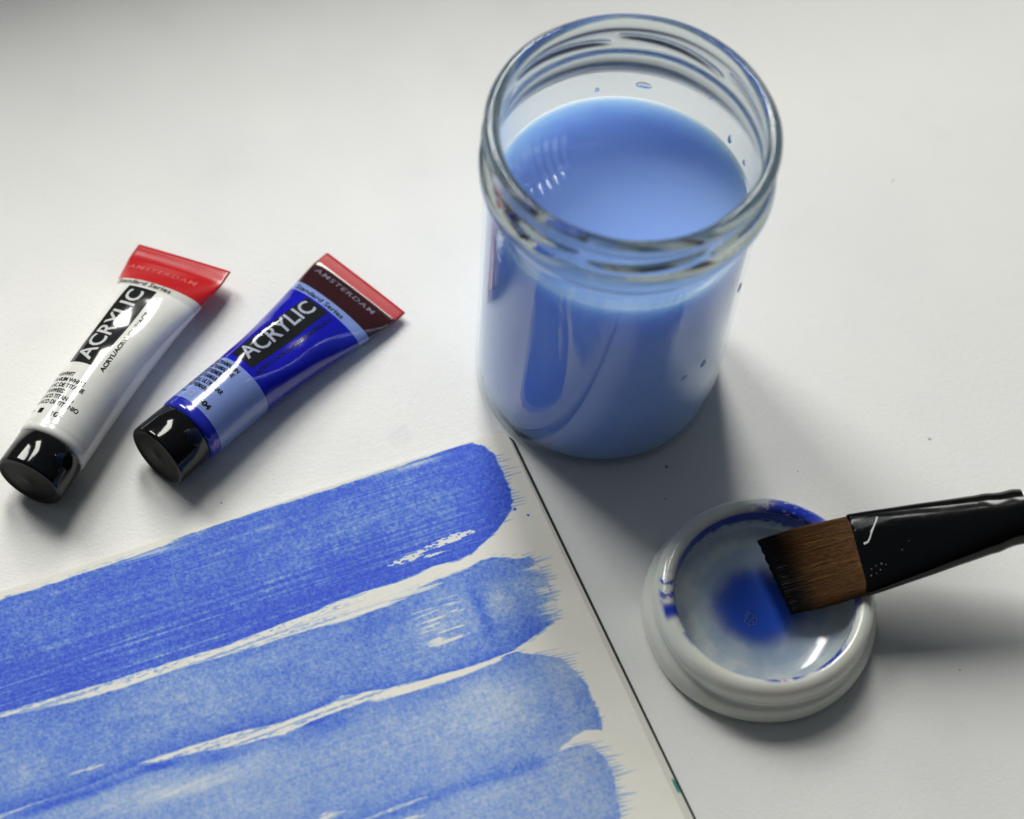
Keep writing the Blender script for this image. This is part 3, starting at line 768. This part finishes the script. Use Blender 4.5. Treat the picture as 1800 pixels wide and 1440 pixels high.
# puddle of paint at the bottom of the bowl
t = NT('paint_puddle'); t.t.nodes.remove(t.b)
al = t.attr('pigment')
df = t.n('ShaderNodeBsdfDiffuse'); t.l(t.mix(t.noise(90, 4), (.020, .090, .66, 1), (.035, .125, .72, 1)), df.inputs[0])
tr = t.n('ShaderNodeBsdfTransparent'); tr.inputs[0].default_value = (.93, .96, 1, 1)
m1 = t.n('ShaderNodeMixShader'); t.l(al, m1.inputs[0]); t.l(tr.outputs[0], m1.inputs[1]); t.l(df.outputs[0], m1.inputs[2])
gl = t.n('ShaderNodeBsdfGlossy'); gl.inputs['Roughness'].default_value = .02
lw = t.n('ShaderNodeLayerWeight'); lw.inputs[0].default_value = .5
fr = t.math('ADD', .02, t.math('MULTIPLY', .75, t.math('POWER', lw.outputs['Facing'], 5.0)), True)
m2 = t.n('ShaderNodeMixShader'); t.l(fr, m2.inputs[0]); t.l(m1.outputs[0], m2.inputs[1]); t.l(gl.outputs[0], m2.inputs[2])
t.l(m2.outputs[0], t.out.inputs[0])
M_PUD = t.m
pr = [(r, 7.0) for r in (.02, 2, 4, 6, 7, 8, 9, 10, 11, 12, 13, 14, 15, 16, 17, 18, 19.5, 21)]
V, r_, z_, T_ = lathe_pts(pr, 120)
x = V[:, 0].reshape(r_.shape); y = V[:, 1].reshape(r_.shape)
edge = np.hypot(x + .6, y + .3) + 4.0 * (fbm(x * .14, y * .14, 31, 3) - .5)
den = np.clip(sstep(17.6, 6.6, edge) * (.84 + .15 * fbm(x * .2, y * .2, 44, 3)), 0, .97)
den = np.maximum(den, .04 * sstep(21, 17, r_))
pud = build('paint_puddle', V, grid_faces(len(pr), 120, True, True), M_PUD, None, attrs={'pigment': den.ravel()})
pud.location = Vector((*DC, 0)) * K
tag(pud, 'round pool of wet ultramarine paint in the porcelain dish', 'paint puddle')

# cluster of small bubbles floating on the pool
M_FILM = plain('bubble_edge', (.20, .30, .70), .15, var=.02)
M_BUB = thin_glass('bubble_film', (.80, .86, .97))
bub = empty('bubble_cluster', (DC[0] - 3.3, DC[1] - 4.6, 7.01), 'tiny cluster of bubbles floating on the blue paint pool', 'bubbles')
for (bx_, by_, br_) in [(0, .4, 1.15), (1.3, -.5, .8), (-1.0, -.9, .75), (.3, -1.5, .8), (1.5, .9, .5), (-1.3, .7, .55), (1.6, -1.7, .45), (-.7, 1.7, .5), (-.2, -2.4, .4)]:
    n_, m_ = 14, 6; VV = []
    for i in range(m_):
        q = i / (m_ - 1) * math.pi / 2 * .98
        for j in range(n_):
            b = 2 * math.pi * j / n_
            VV.append((bx_ + br_ * math.cos(q) * math.cos(b), by_ + br_ * math.cos(q) * math.sin(b), br_ * .8 * math.sin(q)))
    bo = build('bubble', VV, grid_faces(m_, n_, True), M_BUB, bub)
    TV = [(bx_ + (br_ + .08 * math.cos(q)) * math.cos(b), by_ + (br_ + .08 * math.cos(q)) * math.sin(b), .10 + .10 * math.sin(q)) for q in np.arange(6) * math.pi / 3 for b in np.arange(14) * 2 * math.pi / 14]
    TV += TV[:14]
    build('film_edge', TV, grid_faces(7, 14, True), M_FILM, bo)

# ================================================================== BRUSH
TIP = np.array([87.2, -58.15, 14.0]); FER = np.array([112.05, -51.3, 21.0]); END = np.array([160.6, -39.3, 35.0])
bx_ = (END - FER); bx_ /= np.linalg.norm(bx_); END = END + 1.8 * bx_
bside = np.array([117.3 - 106.8, -64.0 + 38.6, -.6]); bside -= bx_ * (bside @ bx_); bside /= np.linalg.norm(bside)     # towards the viewer
bup = np.cross(bside, bx_); bup = bup if bup[2] > 0 else -bup
brush = empty('flat_brush', (FER[0], FER[1], 0), 'flat brown bristled paint brush with black ferrule resting on the dish', 'paint brush')
FL = np.array([0, 0, FER[2]])
def bp(x, s, h): # along, sideways, up
    x = np.asarray(x, float)[..., None]; s = np.asarray(s, float)[..., None]; h = np.asarray(h, float)[..., None]
    return FL + x * bx_ + s * bside + h * bup
# ferrule: flat mouth swelling to a round neck, with two crimped rings
FLEN = np.linalg.norm(END - FER)
xs = np.unique(np.concatenate([np.linspace(0, FLEN, 70), [0.0, .25, .5]]))
n = 80; th = np.arange(n) * 2 * math.pi / n
rows = []
for x in xs:
    k = x / FLEN; q = k ** 1.05
    hw = 13.75 * (1 - q) + 8.05 * q; hh = 2.9 * (1 - q) + 7.6 * q ** .9 * 1.0
    ex = 3.6 * (1 - q) + 2.0 * q
    bump_ = .22 * math.exp(-((x - FLEN * .80) / 2.2) ** 2) + .30 * math.exp(-((x - FLEN * .955) / 2.2) ** 2)
    lip = -.35 * math.exp(-(x / .35) ** 2)
    c_, s_ = np.cos(th), np.sin(th)
    rr = (np.abs(c_) ** ex + np.abs(s_) ** ex) ** (-1 / ex)
    wob = 1 + .005 * np.sin(x * .4 + th * 2) * k
    rows.append(bp(np.full(n, x), (hw + bump_ * 1.4 + lip) * rr * c_ * wob, (hh + bump_ * .12 + lip) * rr * s_ * wob))
# rolled inner lip so that the mouth has thickness
lipr = [bp(np.full(n, .4), 13.0 * (np.abs(np.cos(th)) ** 3.6 + np.abs(np.sin(th)) ** 3.6) ** (-1 / 3.6) * np.cos(th), 2.25 * (np.abs(np.cos(th)) ** 3.6 + np.abs(np.sin(th)) ** 3.6) ** (-1 / 3.6) * np.sin(th))]
V = np.concatenate(lipr + rows)
M_FER = plain('ferrule_black', (.002, .002, .0025), .12, var=.05, scale=200, bump=.00002, spec=.28)
fer = build('ferrule', V, grid_faces(len(rows) + 1, n, True), M_FER, brush)
# handle, white, runs on out of the picture
hp_ = [(FLEN - 4, 6.9), (FLEN + 1, 7.1), (FLEN + 12, 7.6), (FLEN + 30, 7.4), (FLEN + 70, 5.6), (FLEN + 120, 4.0), (FLEN + 150, 3.2), (FLEN + 154, 1.8), (FLEN + 155, .05)]
hp_ = smooth_prof(hp_, 2)
V = np.concatenate([bp(np.full(48, x), r * np.cos(np.arange(48) * 2 * math.pi / 48), r * np.sin(np.arange(48) * 2 * math.pi / 48)) for x, r in hp_])
M_HAN = plain('handle_white', (.82, .81, .77), .2, coat=.5, var=.01)
build('handle', V, grid_faces(len(hp_), 48, True), M_HAN, brush)
# chip in the black lacquer and spatter of dried drops on the ferrule
M_CHIP = plain('lacquer_chip', (.80, .80, .78), .5, var=.02)
def fer_top(x, s):
    k = x / FLEN; q = k ** 1.05
    hw = 13.75 * (1 - q) + 8.05 * q; hh = 2.9 * (1 - q) + 7.6 * q ** .9; ex = 3.6 * (1 - q) + 2.0 * q
    return hh * max(0.0, 1 - abs(s / hw) ** ex) ** (1 / ex)
line = [(9.2, -9.6, .30), (8.3, -8.0, .28), (7.3, -6.6, .24), (6.3, -5.3, .36), (5.9, -4.4, .22), (5.2, -3.2, .24), (4.3, -2.2, .30), (3.0, -2.0, .36)]
V = []
for i, (x, s, wd) in enumerate(line):
    a = line[max(0, i - 1)]; b = line[min(len(line) - 1, i + 1)]; d = np.array([b[0] - a[0], b[1] - a[1]]); d /= np.linalg.norm(d); nn = np.array([-d[1], d[0]])
    for sg in (-1, 0, 1):
        xx, ss = x + nn[0] * wd * sg, s + nn[1] * wd * sg
        V.append(bp(xx, ss, fer_top(xx, ss) + (.10 if sg == 0 else .03)))
build('lacquer_chip', V, grid_faces(len(line), 3), M_CHIP, fer, smooth=False)
rnd = random.Random(4)
M_SPAT = plain('dried_drop', (.16, .16, .17), .25, var=.02)
for (x, s, r_) in [(3.2, 6.6, .26), (4.8, 6.0, .24), (6.6, 5.8, .34), (7.8, 6.4, .22), (5.8, 7.6, .28), (4.4, 8.4, .2), (13.8, 3.2, .26), (16.5, 1.0, .18), (2.6, 8.6, .3)]:
    nn = 10; V = []
    for i in range(3):
        for j in range(nn):
            b = 2 * math.pi * j / nn; q = (1, .7, .05)[i]
            V.append(bp(x + r_ * q * math.cos(b), s + r_ * q * math.sin(b), fer_top(x, s) + (.0, .12, .18)[i]))
    build('dried_drop', V, grid_faces(3, nn, True), M_SPAT, fer)
# bristles: a packed core with separate hairs laid over it
BL = np.linalg.norm(TIP - FER) + .5
t = NT('bristle_hair')
ln = t.attr('length'); hv = t.attr('hair')
hn = t.n('ShaderNodeMapRange', interpolation_type='SMOOTHSTEP'); t.l(t.math('ADD', ln, t.math('MULTIPLY', hv, .16)), hn.inputs[0]); hn.inputs[1].default_value = .60; hn.inputs[2].default_value = .94
brown = t.mix(hv, (.075, .027, .003, 1), (.150, .064, .009, 1))
t.l(t.mix(hn.outputs[0], brown, (.006, .004, .004, 1)), t.b.inputs['Base Color'])
rg = t.n('ShaderNodeMapRange'); t.l(hn.outputs[0], rg.inputs[0]); rg.inputs[3].default_value = .5; rg.inputs[4].default_value = .10
t.l(rg.outputs[0], t.b.inputs['Roughness']); t.b.inputs['Specular IOR Level'].default_value = .15
M_HAIR = t.m
bdir = TIP - FER; bdir = bdir / np.linalg.norm(bdir)
sideb = np.array([92.7 - 81.7, -70.4 + 45.9, 0]); sideb /= np.linalg.norm(sideb)
def hb(k, s, h):
    """k 0 at the ferrule .. 1 at the tip; s -1..1 across; h mm up"""
    sd = bside * (1 - k) + sideb * k
    hw = 13.1 * (1 - k) + 13.4 * k
    hw = hw + .45 * np.sin(math.pi * k)
    ctr = FL + bx_ * .6 * (1 - k) + (TIP - FER) * k
    return ctr + sd * (s * hw) + bup * h
def thick(k): return 2.35 * (1 - k) ** .8 + .55
rs = np.random.RandomState(7)
V = []; fcs = []; LN = []; HV = []
nk, ns_ = 22, 150
hairv = rs.rand(ns_); tipj = 1 + .004 * rs.randn(ns_) + .004 * np.sin(np.arange(ns_) * .35); ridge = .16 * rs.rand(ns_)
for side in (1, -1):
    b0 = len(V)
    for i in range(nk):
        k = i / (nk - 1)
        for j in range(ns_):
            s = -1 + 2 * j / (ns_ - 1)
            prof_ = max(0.0, 1 - abs(s) ** 5) ** .5
            kk = min(k * tipj[j], 1.05)
            V.append(hb(kk, s, side * (thick(k) * prof_ + ridge[j] * (.3 + k)))); LN.append(k); HV.append(hairv[j])
    q = grid_faces(nk, ns_, False, side < 0) + b0
    fcs += list(map(tuple, q))
# close tip
for j in range(ns_ - 1):
    a = (nk - 1) * ns_ + j; b = a + nk * ns_
    fcs.append((a, a + 1, b + 1, b))
# loose hairs
for h in range(520):
    s0 = rs.uniform(-1, 1); s1 = np.clip(s0 + rs.normal(0, .05), -1.02, 1.02); up = rs.uniform(.05, .32); rad = rs.uniform(.05, .11); ln_ = rs.uniform(.80, 1.0); hvv = rs.rand()
    bow = rs.normal(0, .015); b0 = len(V); seg = 7
    for i in range(seg):
        k = i / (seg - 1) * ln_
        s = s0 + (s1 - s0) * k + bow * math.sin(k * math.pi)
        prof_ = max(0.0, 1 - min(1, abs(s)) ** 5) ** .5
        hgt = thick(min(k, 1)) * prof_ + up * (.4 + .6 * math.sin(k * 2.6))
        rr = rad * (1 - .8 * max(0, (i / (seg - 1) - .5) * 2) ** 2)
        c_ = hb(k, s, hgt)
        for a in (0, 2.094, 4.189):
            V.append(c_ + bside * rr * math.cos(a) + bup * rr * math.sin(a)); LN.append(k); HV.append(hvv)
    for i in range(seg - 1):
        for a in range(3):
            fcs.append((b0 + i * 3 + a, b0 + i * 3 + (a + 1) % 3, b0 + (i + 1) * 3 + (a + 1) % 3, b0 + (i + 1) * 3 + a))
build('bristles', V, fcs, M_HAIR, brush, attrs={'length': LN, 'hair': HV})
